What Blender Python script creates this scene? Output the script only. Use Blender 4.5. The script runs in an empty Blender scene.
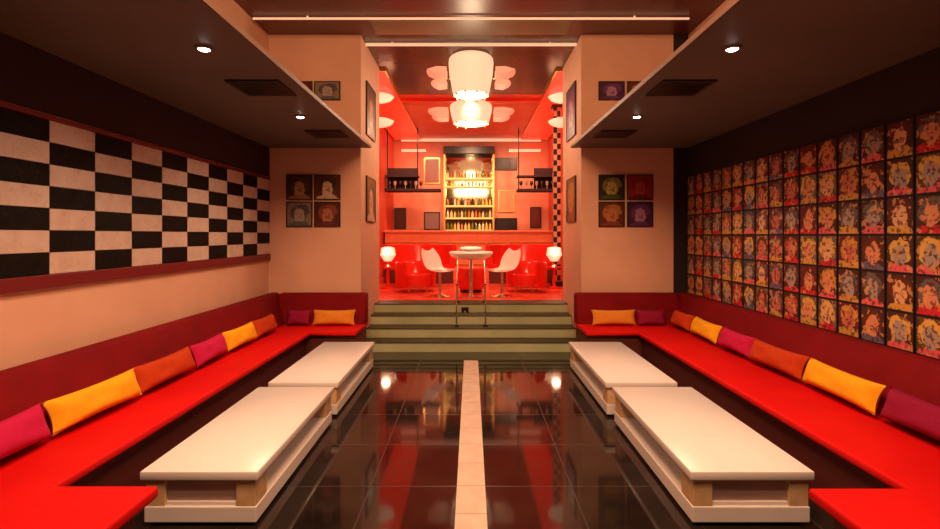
import bpy, bmesh, math, random
from mathutils import Vector, Matrix
random.seed(7)
C = bpy.context.scene
COL = C.collection
PI = math.pi

# ---------------------------------------------------------------- camera, world, exposure
cam = bpy.data.objects.new('camera', bpy.data.cameras.new('camera'))
COL.objects.link(cam)
cam.location = (0, 0, 1.56)
cam.rotation_euler = (PI/2, 0, 0)
cam.data.sensor_width = 36
cam.data.lens = 500*36/940
cam.data.shift_x = -0.0011
cam.data.shift_y = -0.0314
cam.data.clip_start = 0.05
C.camera = cam
w = bpy.data.worlds.new('world'); C.world = w; w.use_nodes = True
w.node_tree.nodes['Background'].inputs[0].default_value = (0.9, 0.35, 0.2, 1)
w.node_tree.nodes['Background'].inputs[1].default_value = 0.02
C.view_settings.view_transform = 'Standard'
C.view_settings.look = 'None'
C.view_settings.gamma = 1
C.view_settings.exposure = 0.0

def lamp(name, kind, loc, energy, color, parent=None, rot=(0,0,0), **kw):
    l = bpy.data.lights.new(name, kind); l.energy = energy; l.color = color
    for k, v in kw.items(): setattr(l, k, v)
    o = bpy.data.objects.new(name, l); COL.objects.link(o)
    o.location = loc; o.rotation_euler = rot
    if parent: o.parent = parent
    return o
WARM = (1.0, 0.66, 0.43)
SPOT_E = 112
# unseen area lamp added to light the piers and step risers
lamp('lounge_fill', 'AREA', (0, 1.6, 4.0), 250, (1.0, .48, .24), rot=(math.radians(42), 0, 0), size=1.6, size_y=1.0, shape='RECTANGLE')
# fill spots added without fittings: one row washes the rear wall, one the seats
for x_ in (-1.3, 0, 1.3):
    lamp('rear_wall_fill', 'SPOT', (x_, 11.5, 4.15), 230, (1.0, .50, .28), rot=(math.radians(42), 0, 0), spot_size=math.radians(100), spot_blend=1, shadow_soft_size=.08)
    lamp('seat_fill', 'SPOT', (x_, 9.4, 4.15), 110, (1.0, .50, .28), rot=(math.radians(14), 0, 0), spot_size=math.radians(110), spot_blend=1, shadow_soft_size=.08)
lamp('table_fill', 'SPOT', (0, 7.9, 4.15), 300, (1.0, .66, .42), rot=(math.radians(9), 0, 0), spot_size=math.radians(40), spot_blend=.8, shadow_soft_size=.06)  # added spot without a fitting, whitens the round table and its chairs

# ---------------------------------------------------------------- materials
def mat(name, col, rough=.5, metal=0, emit=None, es=0, spec=.5, coat=0):
    m = bpy.data.materials.new(name); m.use_nodes = True
    b = m.node_tree.nodes['Principled BSDF']
    b.inputs['Base Color'].default_value = (*col, 1)
    b.inputs['Roughness'].default_value = rough
    b.inputs['Metallic'].default_value = metal
    b.inputs['Specular IOR Level'].default_value = spec
    b.inputs['Coat Weight'].default_value = coat
    if emit:
        b.inputs['Emission Color'].default_value = (*emit, 1)
        b.inputs['Emission Strength'].default_value = es
    return m

class NT:
    """small helper to write node maths"""
    def __init__(s, m):
        s.t = m.node_tree; s.n = s.t.nodes; s.b = s.n['Principled BSDF']
    def put(s, sock, v):
        if isinstance(v, bpy.types.NodeSocket): s.t.links.new(v, sock)
        elif isinstance(v, tuple) and len(v) == 3 and sock.type == 'RGBA': sock.default_value = (*v, 1)
        else: sock.default_value = v
    def math(s, op, a, b=0.0, c=None):
        n = s.n.new('ShaderNodeMath'); n.operation = op
        s.put(n.inputs[0], a); s.put(n.inputs[1], b)
        if c is not None: s.put(n.inputs[2], c)
        return n.outputs[0]
    def mix(s, f, a, b, mode='MIX'):
        n = s.n.new('ShaderNodeMix'); n.data_type = 'RGBA'; n.blend_type = mode
        s.put(n.inputs[0], f); s.put(n.inputs[6], a); s.put(n.inputs[7], b)
        return n.outputs[2]
    def coord(s, which='Object'):
        return s.n.new('ShaderNodeTexCoord').outputs[which]
    def sep(s, v):
        n = s.n.new('ShaderNodeSeparateXYZ'); s.put(n.inputs[0], v); return n.outputs
    def comb(s, x, y, z=0.0):
        n = s.n.new('ShaderNodeCombineXYZ'); s.put(n.inputs[0], x); s.put(n.inputs[1], y); s.put(n.inputs[2], z)
        return n.outputs[0]
    def noise(s, v, scale, detail=3):
        n = s.n.new('ShaderNodeTexNoise'); s.put(n.inputs['Vector'], v)
        n.inputs['Scale'].default_value = scale; n.inputs['Detail'].default_value = detail
        return n.outputs
    def white(s, v):
        n = s.n.new('ShaderNodeTexWhiteNoise'); s.put(n.inputs['Vector'], v); return n.outputs
    def ramp(s, f, stops, const=False):
        n = s.n.new('ShaderNodeValToRGB'); s.put(n.inputs[0], f); r = n.color_ramp
        if const: r.interpolation = 'CONSTANT'
        r.elements[0].position = stops[0][0]; r.elements[0].color = (*stops[0][1], 1)
        r.elements[1].position = stops[1][0]; r.elements[1].color = (*stops[1][1], 1)
        for p, c in stops[2:]:
            e = r.elements.new(p); e.color = (*c, 1)
        return n.outputs[0]
    def bump(s, h, strength=.2, dist=.01):
        n = s.n.new('ShaderNodeBump'); n.inputs['Strength'].default_value = strength
        n.inputs['Distance'].default_value = dist
        s.put(n.inputs['Height'], h); s.t.links.new(n.outputs[0], s.b.inputs['Normal'])
    def base(s, c): s.put(s.b.inputs['Base Color'], c)

def noisy(name, c1, c2, scale=6, rough=.6, bump=0, bscale=60, **k):
    m = mat(name, c1, rough, **k); t = NT(m); co = t.coord()
    f = t.noise(co, scale)[0]
    t.base(t.ramp(f, [(.3, c1), (.7, c2)]))
    if bump: t.bump(t.noise(co, bscale)[0], bump)
    return m

M = {}
M['plaster'] = noisy('plaster', (.66,.385,.26), (.72,.435,.30), 2.5, .75, .08, 90)
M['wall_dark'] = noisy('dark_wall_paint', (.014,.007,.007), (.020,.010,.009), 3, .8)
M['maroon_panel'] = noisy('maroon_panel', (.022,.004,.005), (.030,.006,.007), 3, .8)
M['soffit'] = noisy('soffit_paint', (.10,.095,.085), (.13,.12,.105), 1.2, .55)
M['soffit_edge'] = mat('soffit_edge', (.16,.10,.075), .5)
M['ceiling'] = noisy('lacquered_maroon_ceiling', (.12,.034,.030), (.17,.055,.042), .8, .34)
M['ceiling_mirror'] = noisy('tinted_mirror', (.42,.38,.24), (.5,.44,.3), .7, .06, metal=1)
M['red_ceiling'] = noisy('red_ceiling', (.70,.10,.035), (.80,.19,.07), 1.6, .35)
M['bar_ceiling_dark'] = noisy('bar_ceiling_dark', (.13,.06,.05), (.07,.05,.03), 1.6, .2)
M['olive_panel'] = noisy('olive_panel', (.20,.17,.09), (.30,.24,.14), 1.5, .4)
M['tube_light'] = mat('tube_light', (1,.9,.7), .4, emit=(1,.62,.40), es=.5)
M['red_lit'] = mat('red_backlit', (.8,.02,.01), .3, emit=(1,.025,.008), es=1.2)
M['chrome'] = mat('chrome', (.8,.74,.66), .12, 1)
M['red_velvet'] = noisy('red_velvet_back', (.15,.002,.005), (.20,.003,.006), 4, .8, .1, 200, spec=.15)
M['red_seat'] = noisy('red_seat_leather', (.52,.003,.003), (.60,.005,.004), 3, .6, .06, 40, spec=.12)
M['sofa_base'] = mat('sofa_base', (.10,.014,.010), .7)
M['table_white'] = noisy('white_lacquer', (.72,.70,.68), (.78,.76,.74), 2, .28)
M['table_tan'] = noisy('tan_block', (.55,.36,.18), (.68,.47,.26), 14, .4)
M['table_recess'] = noisy('mauve_recess', (.42,.27,.22), (.52,.34,.28), 4, .3)
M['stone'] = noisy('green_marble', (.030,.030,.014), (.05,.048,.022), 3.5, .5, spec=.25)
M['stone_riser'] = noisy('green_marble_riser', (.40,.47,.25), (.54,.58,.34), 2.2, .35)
M['black'] = mat('black_gloss', (.012,.010,.010), .3)
M['black_matt'] = mat('black_matt', (.015,.012,.012), .7)
M['white_fabric'] = mat('white_shell', (.92,.86,.80), .35)
M['red_gloss'] = mat('red_gloss', (.70,.02,.01), .18)
M['red_wall'] = noisy('red_wall', (.68,.08,.03), (.78,.12,.05), 1.5, .4)
M['orange_wall'] = noisy('orange_wall', (.80,.17,.07), (.86,.24,.11), 2.0, .4)
M['pink_wall'] = noisy('pink_wall', (.70,.22,.13), (.82,.42,.26), 1.5, .4)
M['red_rail'] = mat('red_rail', (.15,.004,.006), .5)
M['gold'] = mat('gold', (.75,.48,.16), .25, 1)
M['lens'] = mat('downlight_lens', (1,1,1), .3, emit=(1,.85,.72), es=30)
M['shade'] = mat('lit_shade', (.75,.6,.5), .5, emit=(1,.66,.40), es=.80)
M['shade_dim'] = mat('lit_shade_rim', (.8,.5,.4), .5, emit=(1,.40,.24), es=.45)
M['strip'] = mat('strip_light', (1,.8,.7), .5, emit=(1,.45,.27), es=.95)
M['glow_shelf'] = mat('glowing_shelf', (.9,.6,.2), .5, emit=(1,.55,.16), es=.75)

def floor_mat():
    m = mat('polished_black_tile', (.02,.014,.012), .05, spec=.45); t = NT(m)
    x, y, z = t.sep(t.coord())
    fx = t.math('FRACT', t.math('MULTIPLY', t.math('ABSOLUTE', x), 1/.62)); fy = t.math('FRACT', t.math('MULTIPLY', y, 1/.62))
    j = t.math('MAXIMUM', t.math('LESS_THAN', fx, .012), t.math('LESS_THAN', fy, .012))
    n = t.noise(t.coord(), 3.0, 6)[0]
    base = t.ramp(n, [(.35, (.010,.007,.006)), (.75, (.026,.018,.014))])
    t.base(t.mix(j, base, (.035,.026,.021)))
    t.put(t.b.inputs['Roughness'], t.math('ADD', .06, t.math('MULTIPLY', j, .3)))
    return m
M['floor'] = floor_mat()
def marble_strip():
    m = mat('beige_marble', (.5,.38,.30), .45, spec=.25); t = NT(m)
    x, y, z = t.sep(t.coord())
    n = t.noise(t.coord(), 9, 6)[0]
    j = t.math('LESS_THAN', t.math('FRACT', t.math('MULTIPLY', y, 1/.31)), .02)
    t.base(t.mix(j, t.ramp(n, [(.3, (.56,.42,.33)), (.7, (.68,.53,.43))]), (.3,.22,.17)))
    return m
M['marble'] = marble_strip()
M['bar_floor'] = noisy('red_floor', (.72,.04,.02), (.82,.12,.06), 4, .25)

def tile_mat(name, c1, c2, ink):
    m = mat(name, c1, (.6), spec=(.12 if c1[0] < .1 else .25)); t = NT(m); co = t.coord()
    a = t.noise(co, 9, 5)[0]; b = t.noise(co, 30, 3)[0]
    c = t.ramp(a, [(.35, c1), (.65, c2)])
    t.base(t.mix(t.math('MULTIPLY', t.math('GREATER_THAN', b, .62), .35), c, ink))
    return m
M['tile_white'] = tile_mat('white_tile', (.56,.42,.34), (.64,.50,.41), (.48,.24,.17))
M['tile_black'] = tile_mat('black_tile', (.003,.0025,.002), (.007,.005,.004), (.03,.022,.012))

def portrait(t, fu, fv, bg, hair, skin, cloth, q=1.0):
    def ell(cx, cy, rx, ry):
        a = t.math('POWER', t.math('ABSOLUTE', t.math('MULTIPLY', t.math('SUBTRACT', fu, cx), 1/rx/q)), 2)
        b = t.math('POWER', t.math('ABSOLUTE', t.math('MULTIPLY', t.math('SUBTRACT', fv, cy), 1/ry)), 2)
        return t.math('LESS_THAN', t.math('ADD', a, b), 1.0)
    c = t.mix(ell(.5, .02, .46, .24), bg, cloth)
    c = t.mix(ell(.5, .58, .36, .34), c, hair)
    c = t.mix(ell(.5, .48, .23, .29), c, skin)
    for ex in (.41, .59): c = t.mix(ell(ex, .52, .05, .018), c, (.10,.04,.03))
    return t.mix(ell(.5, .345, .05, .014), c, (.30,.05,.04))

def collage_mat():
    m = mat('photo_strip_print', (.3,.2,.1), .6, spec=.2); t = NT(m)
    uv0 = t.coord('UV'); u, v, _ = t.sep(uv0)
    wn = t.sep(t.noise(uv0, 3.0, 3)[1])
    iu = t.math('FLOOR', u); fu = t.math('FRACT', u); iv = t.math('FLOOR', v); fv = t.math('FRACT', v)
    par = t.math('MODULO', iv, 2.0)
    r1 = t.white(t.comb(iu, par, 1.3))[0]; r2 = t.white(t.comb(iu, par, 5.7))[0]
    r3 = t.white(t.comb(iu, par, 9.1))[0]; r4 = t.white(t.comb(iu, par, 12.9))[0]
    bg = t.ramp(r1, [(0,(.05,.018,.014)),(.25,(.10,.012,.02)),(.5,(.12,.09,.07)),(.7,(.09,.05,.012)),(.85,(.04,.05,.055))], True)
    hair = t.ramp(r2, [(0,(.40,.19,.03)),(.22,(.09,.018,.008)),(.45,(.28,.06,.02)),(.62,(.48,.29,.06)),(.74,(.10,.08,.075))], True)
    skin = t.ramp(r3, [(0,(.46,.18,.10)),(.25,(.38,.10,.07)),(.5,(.50,.29,.15)),(.7,(.26,.21,.18))], True)
    cloth = t.ramp(r4, [(0,(.40,.015,.02)),(.3,(.42,.22,.04)),(.55,(.10,.08,.12)),(.8,(.50,.08,.09))], True)
    wu = t.math('ADD', fu, t.math('MULTIPLY', t.math('SUBTRACT', wn[0], .5), .34))
    wv = t.math('ADD', fv, t.math('MULTIPLY', t.math('SUBTRACT', wn[1], .5), .34))
    c = portrait(t, wu, wv, bg, hair, skin, cloth, 1.12)
    n = t.noise(t.comb(u, v, 0), 6.5, 4)[0]
    c = t.mix(t.math('MULTIPLY', t.math('GREATER_THAN', n, .55), .75), c, (.05,.014,.012))
    n2 = t.noise(t.comb(v, u, 3), 5.5, 2)[0]
    c = t.mix(t.math('MULTIPLY', t.math('GREATER_THAN', n2, .60), .7), c, (.50,.24,.08))
    edge = t.math('MAXIMUM', t.math('GREATER_THAN', t.math('ABSOLUTE', t.math('SUBTRACT', fu, .5)), .45),
                  t.math('GREATER_THAN', t.math('ABSOLUTE', t.math('SUBTRACT', fv, .5)), .465))
    c = t.mix(1.0, c, (1.45, 1.45, 1.4), 'MULTIPLY')
    t.base(t.mix(edge, c, (.012,.010,.012)))
    return m
M['collage'] = collage_mat()
def art_mat(name, bg, hair, skin, cloth):
    m = mat(name, bg, .35); t = NT(m); u, v, _ = t.sep(t.coord('UV'))
    wn = t.sep(t.noise(t.coord('UV'), 3.0, 3)[1])
    u = t.math('ADD', u, t.math('MULTIPLY', t.math('SUBTRACT', wn[0], .5), .35)); v = t.math('ADD', v, t.math('MULTIPLY', t.math('SUBTRACT', wn[1], .5), .35))
    c = portrait(t, u, v, bg, hair, skin, cloth)
    n = t.noise(t.coord('UV'), 4, 3)[0]
    t.base(t.mix(t.math('MULTIPLY', t.math('GREATER_THAN', n, .57), .5), c, bg))
    return m

# ---------------------------------------------------------------- mesh helpers
def bm_box(bm, x0, x1, y0, y1, z0, z1, bev=0, seg=2):
    r = bmesh.ops.create_cube(bm, size=1)
    vs = r['verts']
    for v in vs:
        v.co = Vector(((x0+x1)/2 + v.co.x*(x1-x0), (y0+y1)/2 + v.co.y*(y1-y0), (z0+z1)/2 + v.co.z*(z1-z0)))
    if bev:
        es = list({e for v in vs for e in v.link_edges})
        bmesh.ops.bevel(bm, geom=es, offset=bev, segments=seg, affect='EDGES', profile=.5)
def bm_prism(bm, pts, lo, hi, axis='z', bev=0, seg=2):
    """outline pts (2-D) extruded from lo to hi along the axis"""
    def P(a, b, c): return {'z': (a, b, c), 'y': (a, c, b), 'x': (c, a, b)}[axis]
    vb = [bm.verts.new(P(a, b, lo)) for a, b in pts]
    vt = [bm.verts.new(P(a, b, hi)) for a, b in pts]
    fs = [bm.faces.new(vb), bm.faces.new(vt)]
    n = len(pts)
    for i in range(n): fs.append(bm.faces.new((vb[i], vb[(i+1) % n], vt[(i+1) % n], vt[i])))
    bmesh.ops.recalc_face_normals(bm, faces=fs)
    if bev:
        es = list({e for f in fs for e in f.edges})
        bmesh.ops.bevel(bm, geom=es, offset=bev, segments=seg, affect='EDGES', profile=.5)
def bm_lathe(bm, prof, cx=0, cy=0, n=28, a0=0, a1=2*PI):
    """profile (r, z) spun about a vertical axis"""
    full = abs(a1-a0-2*PI) < 1e-6
    m = n if full else n+1
    rings = []
    for i in range(m):
        a = a0 + (a1-a0)*i/n
        rings.append([bm.verts.new((cx+r*math.cos(a), cy+r*math.sin(a), z)) for r, z in prof])
    fs = []
    for i in range(n):
        A, B = rings[i], rings[(i+1) % m]
        for j in range(len(prof)-1):
            fs.append(bm.faces.new((A[j], B[j], B[j+1], A[j+1])))
    if not full:
        for rr in (rings[0], rings[-1]):
            fs.append(bm.faces.new(rr))
    bmesh.ops.remove_doubles(bm, verts=[v for r in rings for v in r], dist=1e-5)
    bmesh.ops.recalc_face_normals(bm, faces=[f for f in bm.faces])
def bm_tube(bm, p, q, r, n=12):
    p, q = Vector(p), Vector(q); d = q-p
    g = bmesh.ops.create_cone(bm, cap_ends=True, segments=n, radius1=r, radius2=r, depth=d.length)
    mt = Matrix.Translation((p+q)/2) @ d.to_track_quat('Z', 'Y').to_matrix().to_4x4()
    bmesh.ops.transform(bm, matrix=mt, verts=g['verts'])

def obj(name, fill, m, parent=None, smooth=False, kind=None, loc=None):
    bm = bmesh.new(); fill(bm)
    me = bpy.data.meshes.new(name); bm.to_mesh(me); bm.free()
    for mm in (m if isinstance(m, list) else [m]): me.materials.append(M[mm] if isinstance(mm, str) else mm)
    if smooth:
        for p in me.polygons: p.use_smooth = True
        me.set_sharp_from_angle(angle=math.radians(40))
    o = bpy.data.objects.new(name, me); COL.objects.link(o)
    if parent: o.parent = parent
    if loc: o.location = loc
    if kind: o['kind'] = kind
    return o
def struct(name, fill, m): return obj(name, fill, m, kind='structure')
def tag(o, label, cat, group=None):
    o['label'] = label; o['category'] = cat
    if group: o['group'] = group
    return o
def thing(name, label, cat, loc=(0,0,0), rz=0, group=None):
    o = bpy.data.objects.new(name, None); COL.objects.link(o)
    o.location = loc; o.rotation_euler = (0, 0, rz); o.empty_display_size = .1
    return tag(o, label, cat, group)
def dup(root, loc, rz, label):
    r = root.copy(); COL.objects.link(r); r.location = loc; r.rotation_euler = (0, 0, rz); r['label'] = label
    for ch in list(root.children):
        c = ch.copy(); COL.objects.link(c); c.parent = r
        for g in list(ch.children):
            d = g.copy(); COL.objects.link(d); d.parent = c
    return r
B = lambda *a, **k: (lambda bm: bm_box(bm, *a, **k))
def many(*fs):
    def f(bm):
        for g in fs: g(bm)
    return f

# ---------------------------------------------------------------- setting: the lounge
CH = 4.23      # lounge and bar ceiling
SH = 2.72      # underside of the low side ceilings
WX = 2.70      # wall with the checkerboard
WR = 2.90      # wall with the photographs
PY = 6.67      # front of the two piers
struct('floor', B(-2.9, 3.1, -1.7, 6.70, -.1, 0), 'floor')
struct('trim_1', B(-.0875, .0875, -1.5, 6.2, 0, .004), 'marble')
struct('wall_left', B(-2.9, -WX, -1.7, PY, 0, CH), 'plaster')
struct('wall_right', B(WR, 3.1, -1.7, PY, 0, CH), 'plaster')
struct('wall_rear', B(-2.9, 3.1, -1.9, -1.7, 0, CH), 'plaster')
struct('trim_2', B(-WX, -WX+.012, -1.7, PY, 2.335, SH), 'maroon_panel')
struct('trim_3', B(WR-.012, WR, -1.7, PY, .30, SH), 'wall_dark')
struct('wall_pier_left', B(-2.9, -1.47, PY, 8.0, 0, CH), 'plaster')
struct('wall_pier_right', B(1.47, 2.7, PY, 8.0, 0, CH), 'plaster')
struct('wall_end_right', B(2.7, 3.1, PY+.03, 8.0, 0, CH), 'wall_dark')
struct('ceiling', B(-2.9, 3.1, -1.7, 6.67, CH, CH+.1), 'ceiling')
for s, sd in ((-1, 'left'), (1, 'right')):
    xs = sorted((-WX if s < 0 else WR, s*1.335))
    so = struct('ceiling_soffit_'+sd, B(xs[0], xs[1], -1.7, PY, SH, SH+.035), 'soffit')
    xe = sorted((s*1.335, s*1.327))
    e = obj('edge_strip', B(xe[0], xe[1], -1.7, PY, SH+.002, SH+.037), 'soffit_edge', so); e['kind'] = 'structure'

# ---------------------------------------------------------------- setting: the bar room
BY = 13.9; BX = 2.15; LZ = .52
struct('floor_bar', B(-2.2, 2.2, 8.0, BY, .42, LZ), 'bar_floor')
struct('wall_bar_left', B(-2.3, -BX, 8.0, BY, 0, CH), 'red_wall')
struct('wall_bar_right', B(BX, 2.3, 8.0, BY, 0, CH), 'red_wall')
struct('wall_bar_back', B(-2.3, 2.3, BY, BY+.15, 0, CH), 'pink_wall')
struct('ceiling_bar', B(-2.9, 2.9, 6.67, 9.5, CH, CH+.1), 'bar_ceiling_dark')
struct('ceiling_bar_red', B(-2.3, 2.3, 9.5, BY+.1, CH, CH+.1), 'red_ceiling')
struct('ceiling_trim_1', B(-1.25, 1.25, 6.16, 6.62, CH-.02, CH), 'olive_panel')
struct('ceiling_trim_2', B(-1.36, 1.36, 9.72, 9.84, CH-.07, CH), 'red_gloss')
# beams across the opening
for yy, r, xw, lb in ((6.10, .014, 2.66, 'thin cream light tube across the lounge ceiling before the piers'),
                      (6.93, .022, 1.46, 'cream light tube between the piers, in front of the chandelier')):
    tag(obj('ceiling_tube_light', lambda bm: (bm_tube(bm, (-xw, yy, CH-.03), (xw, yy, CH-.03), r, 16),
            [bm_tube(bm, (sx*xw*.75, yy, CH-.03), (sx*xw*.75, yy, CH), .012) for sx in (-1, 1)]), 'tube_light', smooth=True), lb, 'tube light')

# steps up to the bar
st = thing('entrance_steps', 'four green marble steps between the two plaster piers', 'steps', (0, PY, 0))
for i in range(4):
    y0 = .3*i; z1 = .13*(i+1)
    y1 = 1.33 if i == 3 else y0+.3
    t_ = obj('step', B(-1.465, 1.465, y0, y1, z1-.13, z1-.012), 'stone_riser', st)
    obj('tread', B(-1.465, 1.465, y0-.012, y1, z1-.012, z1, bev=.003), 'stone', t_)
    if i: obj('step_base', B(-1.46, 1.46, y0+.01, y1, 0, z1-.131), 'stone', st)
for x, lb in ((-.205, 'slim steel handrail up the marble steps, on the checkerboard side of the middle'), (.205, 'slim steel handrail up the marble steps, on the photo-wall side of the middle')):
    hr = thing('handrail', lb, 'handrail', (x, 7.12, .26), 0, 'pair of slim handrails in the middle of the steps')
    for yy, zz in ((0, .002), (.60, .262)):
        p = obj('post', lambda bm: bm_tube(bm, (0, yy, zz), (0, yy, zz+.62), .010), 'chrome', hr, True)
        obj('foot', lambda bm: bm_tube(bm, (0, yy, zz), (0, yy, zz+.02), .032, 16), 'black', p, True)
    obj('top_rail', lambda bm: bm_tube(bm, (0, -.05, .60), (0, .65, .904), .012), 'chrome', hr, True)
sl = thing('step_light', 'small black square light fitting on the top step riser', 'light fitting', (-.09, 7.52, .40))
obj('housing', B(-.055, .055, 0, .035, -.055, .075, bev=.006), 'black', sl)
obj('lens', B(-.012, .012, -.004, 0, -.005, .02), 'gold', sl)

# ---------------------------------------------------------------- downlights and vents
def downlight(x, y, label):
    t = thing('downlight', label, 'downlight', (x, y, SH), 0, 'recessed downlights in the low ceilings')
    obj('trim_ring', lambda bm: bm_lathe(bm, [(.036, -.002), (.036, -.012), (.055, -.008), (.058, 0), (.036, 0)]), 'soffit_edge', t, True)
    obj('lens', lambda bm: bm_lathe(bm, [(0, -.020), (.02, -.018), (.034, -.010), (.035, -.001), (0, -.001)], n=20), 'lens', t, True)
    lamp('spot', 'SPOT', (0, 0, -.02), SPOT_E, WARM, t, spot_size=math.radians(150), spot_blend=1.0, shadow_soft_size=.04)
    return t
for s, wl in ((-1, 'checkerboard wall'), (1, 'photo wall')):
    downlight(-1.655 if s < 0 else 1.62, 3.10, 'larger recessed round downlight in low ceiling beside the '+wl)
    downlight(-1.665 if s < 0 else 1.62, 4.88, 'smaller recessed downlight before the pier, ceiling beside the '+wl)
    downlight(s*1.66, 1.30, 'added unseen downlight above the near end of sofa by the '+wl)  # out-of-view downlight added on each side for more light
    for y, lb in ((3.93, 'square black ceiling vent between the two downlights near the '),
                  (5.72, 'square black ceiling vent close to the pier beside the ')):
        v = thing('ceiling_vent', lb+wl, 'vent', (s*1.64, y, SH), 0, 'black square vents in the low ceilings')
        obj('frame', many(B(-.2,.2,-.2,-.17,-.014,0), B(-.2,.2,.17,.2,-.014,0), B(-.2,-.17,-.17,.17,-.014,0), B(.17,.2,-.17,.17,-.014,0)), 'black_matt', v)
        obj('backing', B(-.17,.17,-.17,.17,-.004,0), 'black_matt', v)
        for k in range(6):
            obj('slat', B(-.165,.165,-.145+k*.055,-.115+k*.055,-.012,-.005), 'black', v)

# ---------------------------------------------------------------- checkerboard on the wall
cb = thing('checkerboard_panel', 'long wall panel of black and white oblong tiles between dark red rails', 'wall panel', (-WX, 0, 0))
tw, th, zb = .386, .14, 1.31
def tiles(want):
    def f(bm):
        for i in range(-9, 9):
            y0 = 3.177+i*tw
            for j in range(7):
                w_ = (i+j) % 2 == 0
                if w_ == want:
                    bm_box(bm, 0, .022, y0+.002, y0+tw-.002, zb+j*th+.002, zb+(j+1)*th-.002)
    return f
obj('white_tiles', tiles(True), 'tile_white', cb)['label'] = 'white tiles of the checkerboard'
obj('black_tiles', tiles(False), 'tile_black', cb)['label'] = 'black tiles of the checkerboard'
ye = 3.177+9*tw
obj('bottom_rail', B(0, .035, -.3, ye, zb-.085, zb-.001, bev=.004), 'red_rail', cb)
obj('top_rail', B(0, .03, -.3, ye, zb+7*th+.001, zb+7*th+.032, bev=.004), 'red_rail', cb)

# ---------------------------------------------------------------- photo collage
pc = thing('photo_collage', 'wall covering of vertical strips of small portrait photographs', 'photo wall', (WR-.012, 0, 0))
sw = .2269; z0c, z1c = .79, 2.332
def strip(k):
    def f(bm):
        ya = 6.645-(k+1)*sw; yb = ya+sw-.008
        bm_box(bm, -.016, 0, ya, yb, z0c, z1c)
        uv = bm.loops.layers.uv.new('UVMap')
        for fc in bm.faces:
            for l in fc.loops:
                l[uv].uv = (k+(l.vert.co.y-ya)/(yb-ya)*.998+.001, (l.vert.co.z-z0c)/.257)
    return f
for k in range(30):
    obj('photo_strip', strip(k), 'collage', pc)

# ---------------------------------------------------------------- pictures on the piers
def picture(x, z, y, wd, hg, m, label, face='y', grp=None):
    """a framed print; face 'y' looks at the lounge, '+x'/'-x' looks across the opening"""
    rz = {'y': 0, '+x': PI/2, '-x': -PI/2}[face]
    t = thing('framed_print', label, 'picture', (x, y, z), rz, grp)
    a, h = wd/2, hg/2; f = .012
    obj('frame', many(B(-a,a,-.025,0,-h,-h+f), B(-a,a,-.025,0,h-f,h), B(-a,-a+f,-.025,0,-h+f,h-f), B(a-f,a,-.025,0,-h+f,h-f)), 'black', t)
    def pr(bm):
        bm_box(bm, -a+f, a-f, -.018, 0, -h+f, h-f)
        uv = bm.loops.layers.uv.new('UVMap')
        for fc in bm.faces:
            for l in fc.loops: l[uv].uv = (l.vert.co.x/(2*a)+.5, l.vert.co.z/(2*h)+.5)
    obj('print', pr, m, t)
A = art_mat
arts_l = [A('art_a', (.055,.03,.015), (.10,.04,.02), (.45,.26,.14), (.30,.16,.08)), A('art_b', (.10,.025,.012), (.04,.02,.015), (.60,.42,.28), (.50,.38,.28)),
          A('art_c', (.20,.16,.13), (.07,.06,.055), (.34,.28,.24), (.09,.10,.11)), A('art_d', (.07,.012,.010), (.20,.05,.02), (.38,.14,.07), (.10,.02,.015))]
arts_r = [A('art_e', (.022,.018,.010), (.16,.16,.03), (.38,.28,.08), (.05,.08,.02)), A('art_f', (.30,.02,.015), (.22,.012,.012), (.42,.06,.04), (.12,.01,.01)),
          A('art_g', (.10,.02,.012), (.34,.14,.03), (.42,.16,.05), (.20,.04,.02)), A('art_h', (.05,.015,.05), (.12,.03,.14), (.34,.18,.30), (.10,.03,.12))]
dl = ['brown print with a pale tan portrait, top row', 'dark brown print with a cream portrait, top row', 'grey print with a light portrait, bottom row', 'deep red-brown print with a small tan portrait, bottom row']
dr = ['black print with an olive-yellow portrait, top row', 'all-red print, top row', 'maroon print with an orange portrait, bottom row', 'purple print with a lilac portrait, bottom row']
for s, arts, d, nm in ((-1, arts_l, dl, 'on the pier by the checkerboard'), (1, arts_r, dr, 'on the pier by the photo wall')):
    xs = (-2.285, -1.912) if s < 0 else (1.87, 2.25)
    for i in range(4):
        picture(xs[i % 2], 2.195 if i < 2 else 1.835, PY, .345, .335, arts[i], d[i]+', '+nm, grp=None)
    for q, (xx, dd) in enumerate(zip(xs, ('above the soffit, nearer the wall', 'above the soffit, nearer the opening'))):
        picture(xx, 3.48, PY, .345, .25, arts[3-q], 'small dark print high '+nm+', '+('nearer the wall' if (q == 0) == (s < 0) else 'nearer the opening'))
    picture(s*1.47, 2.07, 7.28, .62, .64, arts[1] if s < 0 else arts[2], 'framed print on the inner side face of the pier beside '+('the checkerboard' if s < 0 else 'the photo wall'), '-x' if s > 0 else '+x')
    picture(s*1.47, 3.34, 7.28, .62, .75, arts[0] if s < 0 else arts[3], 'upper framed print high on the inner side face of pier beside '+('the checkerboard' if s < 0 else 'the photo wall'), '-x' if s > 0 else '+x')

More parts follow.
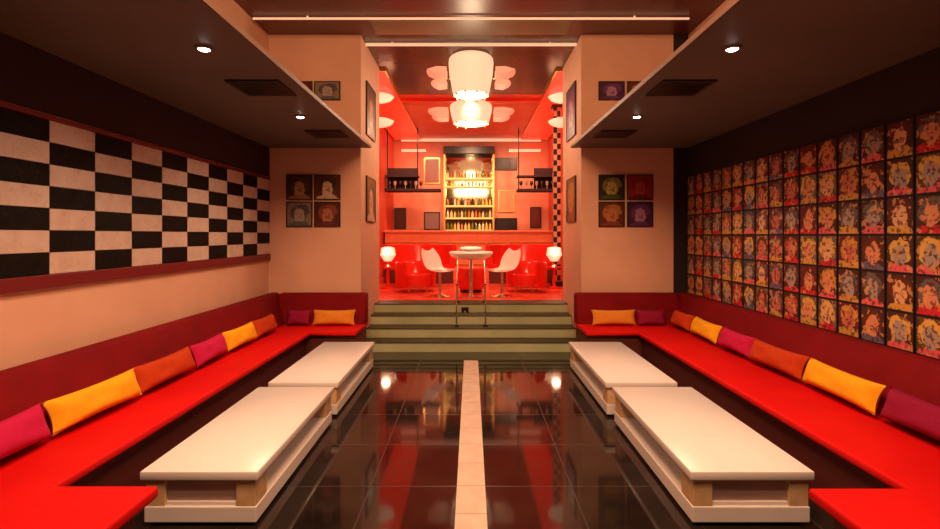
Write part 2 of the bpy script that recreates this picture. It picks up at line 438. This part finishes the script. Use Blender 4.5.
# ---------------------------------------------------------------- sofas
def sofa(s, xf, xn, yc, label, xw):
    t = thing('sectional_sofa', label, 'sofa', (0, 0, 0))
    X = lambda v: s*v
    yn = 1.45; yfs = 5.92; xe = 1.36
    poly = [(X(xw-.035), yn), (X(xn), yn), (X(xn), yc), (X(xf), yc), (X(xf), yfs), (X(xe), yfs), (X(xe), 6.64), (X(xw-.035), 6.64)]
    obj('seat', lambda bm: bm_prism(bm, poly, .365, .42, bev=.016, seg=3), 'red_seat', t, True)
    i = .07
    pb = [(X(xw-.04), yn+.05), (X(xn+i), yn+.05), (X(xn+i), yc-i), (X(xf+i), yc-i), (X(xf+i), yfs+i), (X(xe+.03), yfs+i), (X(xe+.03), 6.63), (X(xw-.04), 6.63)]
    obj('base', lambda bm: bm_prism(bm, pb, 0, .366), 'sofa_base', t)
    # backrest along the wall, slanted face
    obj('backrest', lambda bm: bm_prism(bm, [(X(xw-.34), .40), (X(xw-.035), .40), (X(xw-.035), .80), (X(xw-.16), .80)], yn, 6.64, 'y', bev=.03, seg=3), 'red_velvet', t, True)
    xa, xb = sorted((X(xe), X(xw-.2)))
    obj('backrest', lambda bm: bm_prism(bm, [(6.37, .40), (6.645, .40), (6.645, .80), (6.50, .80)], xa, xb, 'x', bev=.028, seg=3), 'red_velvet', t, True)
sofa(-1, 1.90, 1.42, 2.28, 'U-shaped red sofa along the wall under the checkerboard', 2.70)
sofa(1, 1.975, 1.52, 2.26, 'U-shaped red sofa along the wall under the photo collage', 2.90)

# ---------------------------------------------------------------- cushions
def fabric(name, c):
    return noisy(name, tuple(v*.88 for v in c), c, 25, .85, .15, 250, spec=.15)
FAB = {'yellow': fabric('yellow_cloth', (.86,.42,.012)), 'orange': fabric('orange_cloth', (.50,.05,.008)), 'magenta': fabric('magenta_cloth', (.52,.012,.08)),
       'purple': fabric('purple_cloth', (.26,.008,.045)), 'amber': fabric('amber_cloth', (.72,.27,.03))}
def pillow(w_, h_, th_, seed):
    rnd = random.Random(seed); n, m_ = 22, 12
    def f(bm):
        G = {}
        for sd in (-1, 1):
            for i in range(n+1):
                for j in range(m_+1):
                    u, v = 2*i/n-1, 2*j/m_-1
                    e = max(0, (1-u**4))*max(0, (1-v**4))
                    pinch = 1-.07*(1-v*v)*abs(u)**3; pv = 1-.12*(1-u*u)**1*abs(v)**3
                    wr = .006*math.sin(5*u+rnd.random()*.4+seed)*math.cos(4*v+seed)
                    G[sd,i,j] = bm.verts.new((u*w_/2*pinch, sd*(th_/2*e**.55+wr*e), v*h_/2*pv))
        for sd in (-1, 1):
            for i in range(n):
                for j in range(m_):
                    bm.faces.new([G[sd,a,b] for a, b in ((i,j),(i+1,j),(i+1,j+1),(i,j+1))])
        bmesh.ops.remove_doubles(bm, verts=bm.verts[:], dist=1e-5)
        bmesh.ops.recalc_face_normals(bm, faces=bm.faces[:])
    return f
def cushion(s, y, w_, colr, label, seed, h_=.195, back=False, x=0):
    c = obj('cushion', pillow(w_, h_, .13, seed), FAB[colr], smooth=True)
    tilt = math.radians(20)
    if back:
        c.location = (x, 6.31, .42+h_/2*.94+.005); c.rotation_euler = (-math.radians(16), 0, 0)
    else:
        rz = PI/2 if s < 0 else -PI/2
        c.rotation_euler = (Matrix.Rotation(rz+math.radians(2.5*math.sin(seed*2)), 3, 'Z') @ Matrix.Rotation(-tilt, 3, 'X')).to_euler()
        c.location = (-2.33 if s < 0 else 2.53, y, .42+h_/2*.94+.03)
    return tag(c, label, 'cushion', 'cushions on the sofa by the '+('checkerboard' if s < 0 else 'photo wall'))
L = 'the checkerboard sofa'; R_ = 'the photo-wall sofa'
for y, w_, cl, lb, sd in (
    (2.42, 0.68, 'magenta', 'deep magenta cushion at the near end of '+L, 1),
    (3.12, 0.72, 'yellow', 'large bright yellow cushion on '+L+' between magenta and long orange cushions', 2),
    (3.825, 0.69, 'orange', 'long burnt-orange cushion on '+L+' beside the large yellow cushion', 3),
    (4.455, 0.57, 'magenta', 'bright magenta cushion on '+L+' between orange and smaller yellow cushions', 4),
    (5.05, 0.61, 'yellow', 'smaller yellow cushion on '+L+' beyond the bright magenta cushion', 5),
    (5.63, 0.54, 'orange', 'small orange cushion in the far corner of '+L, 6)):
    cushion(-1, y, w_, cl, lb, sd)
for y, w_, cl, lb, sd in (
    (2.7, 0.73, 'purple', 'deep plum cushion at the near end of '+R_, 11),
    (3.435, 0.73, 'yellow', 'large bright yellow cushion on '+R_+' between plum and orange cushions', 12),
    (4.145, 0.69, 'orange', 'long burnt-orange cushion on '+R_+' beside the large yellow cushion', 13),
    (4.775, 0.57, 'magenta', 'bright magenta cushion on '+R_+' between orange and smaller yellow cushions', 14),
    (5.4, 0.66, 'yellow', 'smaller yellow cushion on '+R_+' beyond the bright magenta cushion', 15),
    (5.99, 0.48, 'orange', 'small orange cushion in the far corner of '+R_, 16)):
    cushion(1, y, w_, cl, lb, sd)
cushion(-1, 0, .54, 'amber', 'pale amber cushion on '+L+' against the pier', 7, .2, True, -1.73)
cushion(-1, 0, .30, 'purple', 'dark plum cushion on '+L+' against the pier beside the amber one', 8, .2, True, -2.17)
cushion(1, 0, .56, 'amber', 'pale amber cushion on '+R_+' against the pier', 17, .2, True, 1.80)
cushion(1, 0, .36, 'purple', 'dark plum cushion on '+R_+' against the pier beside the amber one', 18, .2, True, 2.27)

# ---------------------------------------------------------------- low tables
def low_table(x0, x1, y0, y1, label):
    W, D = x1-x0, y1-y0; a, d = W/2, D/2
    t = thing('coffee_table', label, 'coffee table', ((x0+x1)/2, (y0+y1)/2, 0), 0, 'low white lounge tables')
    obj('tabletop', B(-a, a, -d, d, .252, .30, bev=.007), 'table_white', t, True)
    obj('bottom_shelf', B(-a+.015, a-.015, -d+.015, d-.015, .02, .105, bev=.005), 'table_white', t)
    obj('plinth', B(-a+.05, a-.05, -d+.05, d-.05, 0, .02), 'black_matt', t)
    cw = .105
    for sx in (-1, 1):
        for sy in (-1, 1):
            xa, xb = sorted((sx*(a-.02), sx*(a-.02-cw))); ya, yb = sorted((sy*(d-.02), sy*(d-.02-.15)))
            obj('corner_block', B(xa, xb, ya, yb, .105, .252, bev=.004), 'table_tan', t)
    obj('middle_box', B(-a+.125, a-.125, -d+.045, d-.045, .105, .252), 'table_recess', t)
    for sy in (-1, 1):
        ya, yb = sorted((sy*(d-.03), sy*(d-.055)))
        obj('end_lip', B(-a+.125, a-.125, ya, yb, .105, .125, bev=.003), 'table_white', t)
low_table(-1.765, -1.135, 2.66, 4.15, 'long white low table nearest the near end of the checkerboard sofa')
low_table(-1.735, -1.135, 4.27, 5.90, 'white low table near the steps, beside the checkerboard sofa')
low_table(1.17, 1.83, 2.66, 4.15, 'long white low table nearest the near end of the photo-wall sofa')
low_table(1.15, 1.765, 4.27, 5.90, 'white low table near the steps, beside the photo-wall sofa')

# ---------------------------------------------------------------- chandeliers
def chandelier(y, zt, zb_, rt, rb, rr, label, e):
    t = thing('chandelier', label, 'chandelier', (0, y, 0))
    h = zt-zb_
    obj('drum_shade', lambda bm: bm_lathe(bm, [(rt*.90, zt), (rt*.98, zt-.03), (rt, zt-.08), (rt*.96, zt-h*.45), (rb, zb_+.03), (rb*.95, zb_), (0, zb_)], n=36), 'shade', t, True)
    obj('top_cap', lambda bm: bm_lathe(bm, [(0, zt+.012), (rt*.84, zt+.012), (rt*.86, zt), (0, zt)], n=36), 'shade_dim', t)
    for k, zz in enumerate((zt-h*.42, zt-h*.72)):
        r1 = rr*(1-.1*k)
        for c_ in (0, PI):
            obj('side_shade', lambda bm: bm_lathe(bm, [(rt*1.12, zz+.07), (r1*.8, zz+.06), (r1, zz+.01), (r1*.86, zz-.035), (rt*1.12, zz-.03)], n=14, a0=c_-.3, a1=c_+.3), 'shade_dim', t, True)
    for a in (0, PI):
        obj('arm', lambda bm: bm_tube(bm, (0, 0, zt-h*.56), (rr*.86*math.cos(a), 0, zt-h*.56), .01), 'chrome', t, True)
    for x in (-rt*.45, rt*.45):
        obj('stem', lambda bm: bm_tube(bm, (x, 0, zt), (x, 0, CH), .016), 'black', t, True)
    for k in range(10):
        a = 2*PI*k/10
        obj('crystal_drop', lambda bm: bmesh.ops.create_icosphere(bm, subdivisions=1, radius=.022, matrix=Matrix.Translation((rb*.98*math.cos(a), rb*.98*math.sin(a), zb_-.015))), 'gold', t, True)
    lamp('bulb', 'POINT', (0, 0, zb_-.12), e, (1, .72, .45), t, shadow_soft_size=.15)
chandelier(7.45, 4.20, 3.64, .335, .27, .66, 'large white drum chandelier between the piers', 60)
chandelier(9.98, 4.17, 3.78, .42, .36, .86, 'smaller looking second drum chandelier deeper inside the bar', 60)

# saucer pendants either side
for s in (-1, 1):
    t = thing('saucer_pendant', 'pendant with two white saucer shades beside the pier with '+('checkerboard side' if s < 0 else 'photo-wall side'), 'pendant lamp', (s*1.72, 9.4, 0), 0, 'double saucer pendants')
    obj('rod', lambda bm: bm_tube(bm, (0,0,CH), (0,0,3.62), .012), 'chrome', t, True)
    for z in (4.16, 3.70):
        obj('saucer_shade', lambda bm: bm_lathe(bm, [(0, z+.07), (.07, z+.06), (.2, z+.03), (.27, z), (.22, z-.06), (.12, z-.1), (0, z-.11)]), 'shade', t, True)
    t = thing('ceiling_light_panel', 'long glowing red panel along the bar ceiling on the '+('checkerboard side' if s < 0 else 'photo-wall side'), 'light panel', (s*1.745, 10.95, CH), 0, 'glowing red ceiling panels')
    obj('diffuser', B(-.355, .355, -2.9, 2.85, -.03, -.006), 'red_lit', t)
    obj('edge_trim', many(B(-.385, -.355, -2.93, 2.88, -.04, 0), B(.355, .385, -2.93, 2.88, -.04, 0), B(-.355, .355, -2.93, -2.9, -.04, 0), B(-.355, .355, 2.85, 2.88, -.04, 0)), 'gold', t)

# linear lights at the rear of the bar
for x0, x1, z, lb in ((-1.95, 1.95, 4.19, 'long pink linear light where the bar ceiling meets the rear wall'),
                      (-1.95, -1.25, 3.90, 'short pink linear light high on the rear wall, checkerboard side'),
                      (1.05, 1.95, 3.90, 'short pink linear light high on the rear wall, photo-wall side')):
    t = thing('linear_light', lb, 'strip light', ((x0+x1)/2, BY, z), 0, 'linear lights on the rear bar wall')
    h = (x1-x0)/2
    obj('housing', B(-h, h, -.04, 0, -.04, .04), 'chrome', t)
    obj('diffuser', B(-h+.02, h-.02, -.06, -.04, -.035, .035), 'strip', t)

# ---------------------------------------------------------------- back bar
KB = 36.0
def bx(x): return (x-471)/KB
def bz(y): return 1.56+(235-y)/KB
bb = thing('back_bar', 'tall glowing bar cabinet with bottle shelves in the centre of the rear wall', 'bar cabinet', (0, BY, LZ))
x0, x1 = bx(446), bx(492)
zt = bz(156)-LZ
obj('carcass', many(B(x0-.05, x0, -.34, 0, 0, zt), B(x1, x1+.05, -.34, 0, 0, zt), B(x0, x1, -.03, 0, 0, zt), B(x0, x1, -.34, -.03, 0, .9)), 'gold', bb)
obj('canopy', B(x0-.05, x1+.05, -.42, 0, zt, zt+.20, bev=.01), 'black', bb)
SH_Y = (179, 187, 206, 218, 230)
for yy in SH_Y:
    obj('shelf', B(x0, x1, -.32, -.03, bz(yy)-LZ-.03, bz(yy)-LZ), 'glow_shelf', bb)
obj('mirror', B(x0, x1, -.045, -.03, .9, zt), 'ceiling_mirror', bb)
GL = [mat('bottle_'+n, c, .1, spec=.8) for n, c in (('amber', (.45,.16,.02)), ('green', (.10,.16,.03)), ('clear', (.75,.62,.42)), ('dark', (.04,.015,.01)), ('yellow', (.70,.50,.10)))]
nm = {0: 'amber', 1: 'green', 2: 'clear', 3: 'dark', 4: 'yellow'}
meshes = {}
ORD = ['first', 'second', 'third', 'fourth', 'fifth', 'sixth', 'seventh', 'eighth', 'ninth', 'tenth', 'eleventh', 'twelfth', 'thirteenth']
shelf_word = ['topmost', 'second', 'third', 'fourth', 'lowest']
for si, yy in enumerate(SH_Y):
    z = bz(yy)
    nb = 13
    for k in range(nb):
        c = random.choice([0, 0, 2, 4, 1, 3] if si < 3 else [2, 2, 4, 0, 1, 2])
        x = x0+.06+(x1-x0-.12)*k/(nb-1)
        if c not in meshes:
            o = obj('bottle', lambda bm: bm_lathe(bm, [(0,0), (.032,0), (.034,.01), (.034,.12), (.026,.145), (.012,.165), (.011,.2), (.014,.205), (0,.206)], n=12), GL[c], smooth=True)
            meshes[c] = o.data
        else:
            o = bpy.data.objects.new('bottle', meshes[c]); COL.objects.link(o)
        o.location = (x, BY-.17+random.uniform(-.04, .0), z)
        o.scale = (1, 1, random.uniform(.62, .75) if si == 1 else random.uniform(.85, 1.1))
        tag(o, nm[c]+' bottle, '+ORD[k]+' from checkerboard-side end of the '+shelf_word[si]+' cabinet shelf', 'bottle', 'bottles on the '+shelf_word[si]+' shelf')

def panel(name, xa, xb, ya, yb, m, label, cat, dy=.04, fr='black', kw=None):
    t = thing(name, label, cat, ((bx(xa)+bx(xb))/2, BY, (bz(ya)+bz(yb))/2))
    a, h = (bx(xb)-bx(xa))/2, (bz(ya)-bz(yb))/2
    obj('frame', many(B(-a,a,-dy,0,-h,-h+.03), B(-a,a,-dy,0,h-.03,h), B(-a,-a+.03,-dy,0,-h+.03,h-.03), B(a-.03,a,-dy,0,-h+.03,h-.03)), fr, t)
    obj('face', B(-a+.03, a-.03, -dy+.01, 0, -h+.03, h-.03), m, t)
panel('framed_print', 394.5, 406, 208, 229, mat('p1', (.07,.015,.01), .4), 'narrow dark picture on the rear bar wall, checkerboard side', 'picture')
panel('framed_print', 424, 440, 212, 230, mat('p2', (.22,.13,.13), .4), 'grey picture on the rear bar wall beside the bottle shelves', 'picture')
panel('framed_print', 530, 541, 207, 228, mat('p3', (.10,.008,.008), .4), 'narrow dark red picture on the rear bar wall, photo-wall side', 'picture')
panel('menu_board', 494, 517, 218, 230, 'black_matt', 'wide black board low on the rear wall beside the bottle shelves', 'board')
panel('television', 494, 517, 158, 170, 'black', 'black wall screen above the bar beside the top of the bottle shelves', 'television', .07)
panel('framed_panel', 498, 515, 190, 212, mat('p5', (.62,.36,.17), .5), 'tan square panel above the wide black board on the rear wall', 'wall panel', .05, 'gold')
panel('framed_panel', 424, 440, 158, 184, mat('p4', (.30,.12,.11), .35), 'dusky mauve gold-framed panel beside the top of the bar cabinet', 'wall panel', .05, 'gold')
for xa, xb, lb in ((379, 441, 'dark hanging shelf of glasses on the checkerboard side of the bar'), (517, 558, 'dark hanging shelf of glasses on the photo-wall side of the bar')):
    k2 = 40.0; yy = 12.5
    X0, X1 = max((xa-471)/k2, -2.13), min((xb-471)/k2, 2.13)
    zz = 1.56+(235-192)/k2
    t = thing('hanging_shelf', lb, 'shelf', ((X0+X1)/2, yy, zz))
    a = (X1-X0)/2
    obj('board', B(-a, a, -.18, .18, 0, .07, bev=.01), 'maroon_panel', t)
    obj('upper_board', B(-a, a*.2 if xa < 400 else a, -.16, .16, .36, .40), 'maroon_panel', t)
    pa, pb_ = (-a, a*.15) if xa < 400 else (-a*.1, a)
    obj('back_panel', B(pa, pb_, .165, .185, .07, .62), 'maroon_panel', t)
    for q in (-a+.04, a*.15 if xa < 400 else a-.04):
        obj('hanger', lambda bm: bm_tube(bm, (q, 0, .07), (q, 0, CH-zz), .015), 'black', t, True)
    n = 7
    for k in range(n):
        g = obj('wine_glass', lambda bm: bm_lathe(bm, [(0,0), (.035,.002), (.006,.01), (.006,.08), (.035,.11), (.042,.15), (.035,.2), (.032,.2), (.038,.15), (.03,.115), (0,.1)], n=12), GL[2 if k % 2 else 3], smooth=True,
                loc=((X0+X1)/2-a+.1+k*.13, yy, zz+.07))
        sd_ = 'checkerboard' if xa < 400 else 'photo-wall'
        tag(g, ('pale' if k % 2 else 'dark')+' stemmed glass, '+ORD[k]+' from the left on the hanging shelf, '+sd_+' side', 'glass', 'glasses on the hanging shelf, '+sd_+' side')

# bar counter
bc = thing('bar_counter', 'long orange-red bar counter with horizontal bands in front of the bottle shelves', 'bar counter', (0, 12.2, LZ))
obj('front_panel', B(-2.1, 2.1, 0, .5, .0, 1.10), 'orange_wall', bc)
obj('countertop', B(-2.14, 2.14, -.06, .56, 1.10, 1.15, bev=.01), 'orange_wall', bc)
for k in range(3):
    obj('band', B(-2.1, 2.1, -.02, 0, .30+k*.27, .33+k*.27), 'gold', bc)

# chequered pillar
def cheq():
    m = mat('chequer_mosaic', (.1,.1,.1), .3); t = NT(m); x, y, z = t.sep(t.coord())
    p = t.math('ADD', t.math('FLOOR', t.math('MULTIPLY', t.math('ADD', x, y), 14)), t.math('FLOOR', t.math('MULTIPLY', z, 9)))
    t.base(t.mix(t.math('FLOORED_MODULO', p, 2.0), (.02,.008,.007), (.55,.30,.2))); return m
M['cheq'] = cheq()
pl = thing('chequered_pillar', 'slim brown and black chequered pillar inside the bar, photo-wall side', 'pillar', (1.745, 10.2, LZ))
obj('shaft', B(-.07, .07, -.07, .07, .1, CH-LZ-.08), 'cheq', pl)
obj('foot', B(-.11, .11, -.11, .11, 0, .1, bev=.01), 'black', pl)
obj('cap', B(-.11, .11, -.11, .11, CH-LZ-.08, CH-LZ, bev=.01), 'black', pl)

# curved red benches
for s in (-1, 1):
    sd = 'checkerboard side' if s < 0 else 'photo-wall side'
    t = thing('curved_bench', 'glossy red curved bench in the bar, '+sd, 'bench', (s*1.12, 10.7, LZ), 0, 'curved red benches in the bar')
    a0, a1 = PI*.0, PI*1.0
    obj('base', lambda bm: bm_lathe(bm, [(.36,0), (.74,0), (.74,.3), (.36,.3), (.36,0)], n=28, a0=a0, a1=a1), 'sofa_base', t)
    obj('seat', lambda bm: bm_lathe(bm, [(.34,.3), (.76,.3), (.78,.36), (.76,.42), (.36,.42), (.33,.37), (.34,.3)], n=28, a0=a0, a1=a1), 'red_gloss', t, True)
    obj('backrest', lambda bm: bm_lathe(bm, [(.64,.42), (.80,.42), (.82,.78), (.78,.84), (.72,.82), (.64,.42)], n=28, a0=a0, a1=a1), 'red_gloss', t, True)
    t = thing('round_table', 'low round dark table in front of the curved bench, '+sd, 'table', (s*1.12, 10.2, LZ), 0, 'low dark tables in the bar')
    obj('tabletop', lambda bm: bm_lathe(bm, [(0,.36), (.42,.36), (.44,.38), (.42,.4), (0,.4)], n=32), 'black', t, True)
    obj('pedestal', lambda bm: bm_lathe(bm, [(0,0), (.2,0), (.2,.02), (.04,.05), (.04,.36), (0,.36)]), 'chrome', t, True)
    # two red armchairs nearer the steps
    t = thing('tub_chair', 'rounded red tub chair beside the bar steps, '+sd, 'chair', (s*1.02, 9.2, LZ), -s*PI*.12, 'red tub chairs by the steps')
    obj('seat', lambda bm: bm_lathe(bm, [(0,.12), (.30,.12), (.32,.2), (.30,.32), (0,.34)], n=28), 'red_gloss', t, True)
    obj('backrest', lambda bm: bm_lathe(bm, [(.30,.1), (.37,.1), (.38,.5), (.35,.55), (.31,.5), (.30,.1)], n=28, a0=-.25*PI, a1=1.25*PI), 'red_gloss', t, True)
    for q in range(4):
        a = PI/4+q*PI/2
        obj('leg', lambda bm: bm_tube(bm, (.22*math.cos(a), .22*math.sin(a), 0), (.22*math.cos(a), .22*math.sin(a), .13), .015), 'gold', t, True)
    # side table with lamp
    t = thing('side_table', 'small round red side table under a white lamp, '+sd, 'side table', (s*1.62, 9.75, LZ), 0, 'small red lamp tables')
    obj('tabletop', lambda bm: bm_lathe(bm, [(0,.40), (.17,.40), (.18,.42), (0,.43)]), 'red_gloss', t, True)
    obj('pedestal', lambda bm: bm_lathe(bm, [(0,0), (.13,0), (.13,.02), (.03,.05), (.03,.40), (0,.40)]), 'red_gloss', t, True)
    t = thing('table_lamp', 'lit white table lamp on the small red side table, '+sd, 'table lamp', (s*1.62, 9.75, LZ+.43), 0, 'white table lamps in the bar')
    obj('base', lambda bm: bm_lathe(bm, [(0,0), (.06,0), (.05,.02), (.012,.04), (.012,.1), (0,.1)]), 'chrome', t, True)
    obj('lamp_shade', lambda bm: bm_lathe(bm, [(0,.1), (.07,.1), (.15,.22), (.13,.36), (.06,.38), (0,.38)]), 'shade', t, True)
    lamp('bulb', 'POINT', (0, -.25, .3), 6, (1, .5, .28), t, shadow_soft_size=.08)

# white table and shell chairs at the top of the steps
t = thing('dining_table', 'round white table at the top of the steps between two white chairs', 'table', (0, 8.45, LZ))
obj('tabletop', lambda bm: bm_lathe(bm, [(0,.62), (.22,.63), (.33,.68), (.37,.735), (.36,.76), (0,.77)], n=40), 'white_fabric', t, True)
obj('pedestal', lambda bm: bm_lathe(bm, [(0,0), (.2,0), (.2,.02), (.035,.06), (.035,.62), (0,.62)]), 'chrome', t, True)
tag(obj('flower_bowl', lambda bm: bm_lathe(bm, [(0,0), (.10,0), (.19,.045), (.17,.065), (.10,.075), (0,.07)]), 'white_fabric', smooth=True, loc=(0, 8.45, LZ+.77)), 'shallow white bowl on the round white table', 'bowl')
for s in (-1, 1):
    t = thing('shell_chair', 'white shell chair with outward leaning back, '+('checkerboard' if s < 0 else 'photo-wall')+' side of the round table', 'chair', (s*.52, 8.40, LZ), -.7 if s < 0 else PI+.7, 'white shell chairs')
    # chair faces +x in its own frame, back leans to -x
    def shell(bm):
        rows = []
        for i in range(11):
            u = i/10
            if u < .45: x, z, hw = .20-.34*(u/.45), .43-.012*math.sin(u/.45*PI), .2
            else:
                q = (u-.45)/.55; x, z, hw = -.14-.16*q, .43+.34*q**.85, .2+.03*math.sin(q*PI)-.07*q*q
            rows.append([Vector((x, hw*v, z+.05*v*v)) for v in (-1, -.6, -.2, .2, .6, 1)])
        V = [[bm.verts.new(p) for p in r] for r in rows]
        fs = [bm.faces.new((V[i][j], V[i][j+1], V[i+1][j+1], V[i+1][j])) for i in range(10) for j in range(5)]
        bmesh.ops.solidify(bm, geom=fs, thickness=.03)
        bmesh.ops.recalc_face_normals(bm, faces=bm.faces[:])
    obj('shell', shell, 'white_fabric', t, True)
    obj('pedestal', lambda bm: bm_lathe(bm, [(0,0), (.18,0), (.18,.015), (.025,.05), (.025,.415), (0,.415)]), 'chrome', t, True)
t = thing('pouf', 'round red pouf behind the round white table', 'pouf', (0, 9.15, LZ))
obj('cushion', lambda bm: bm_lathe(bm, [(0,.06), (.22,.06), (.25,.12), (.25,.38), (.22,.44), (0,.46)]), 'red_gloss', t, True)
obj('base', lambda bm: bm_lathe(bm, [(0,0), (.2,0), (.2,.06), (0,.06)]), 'black', t)
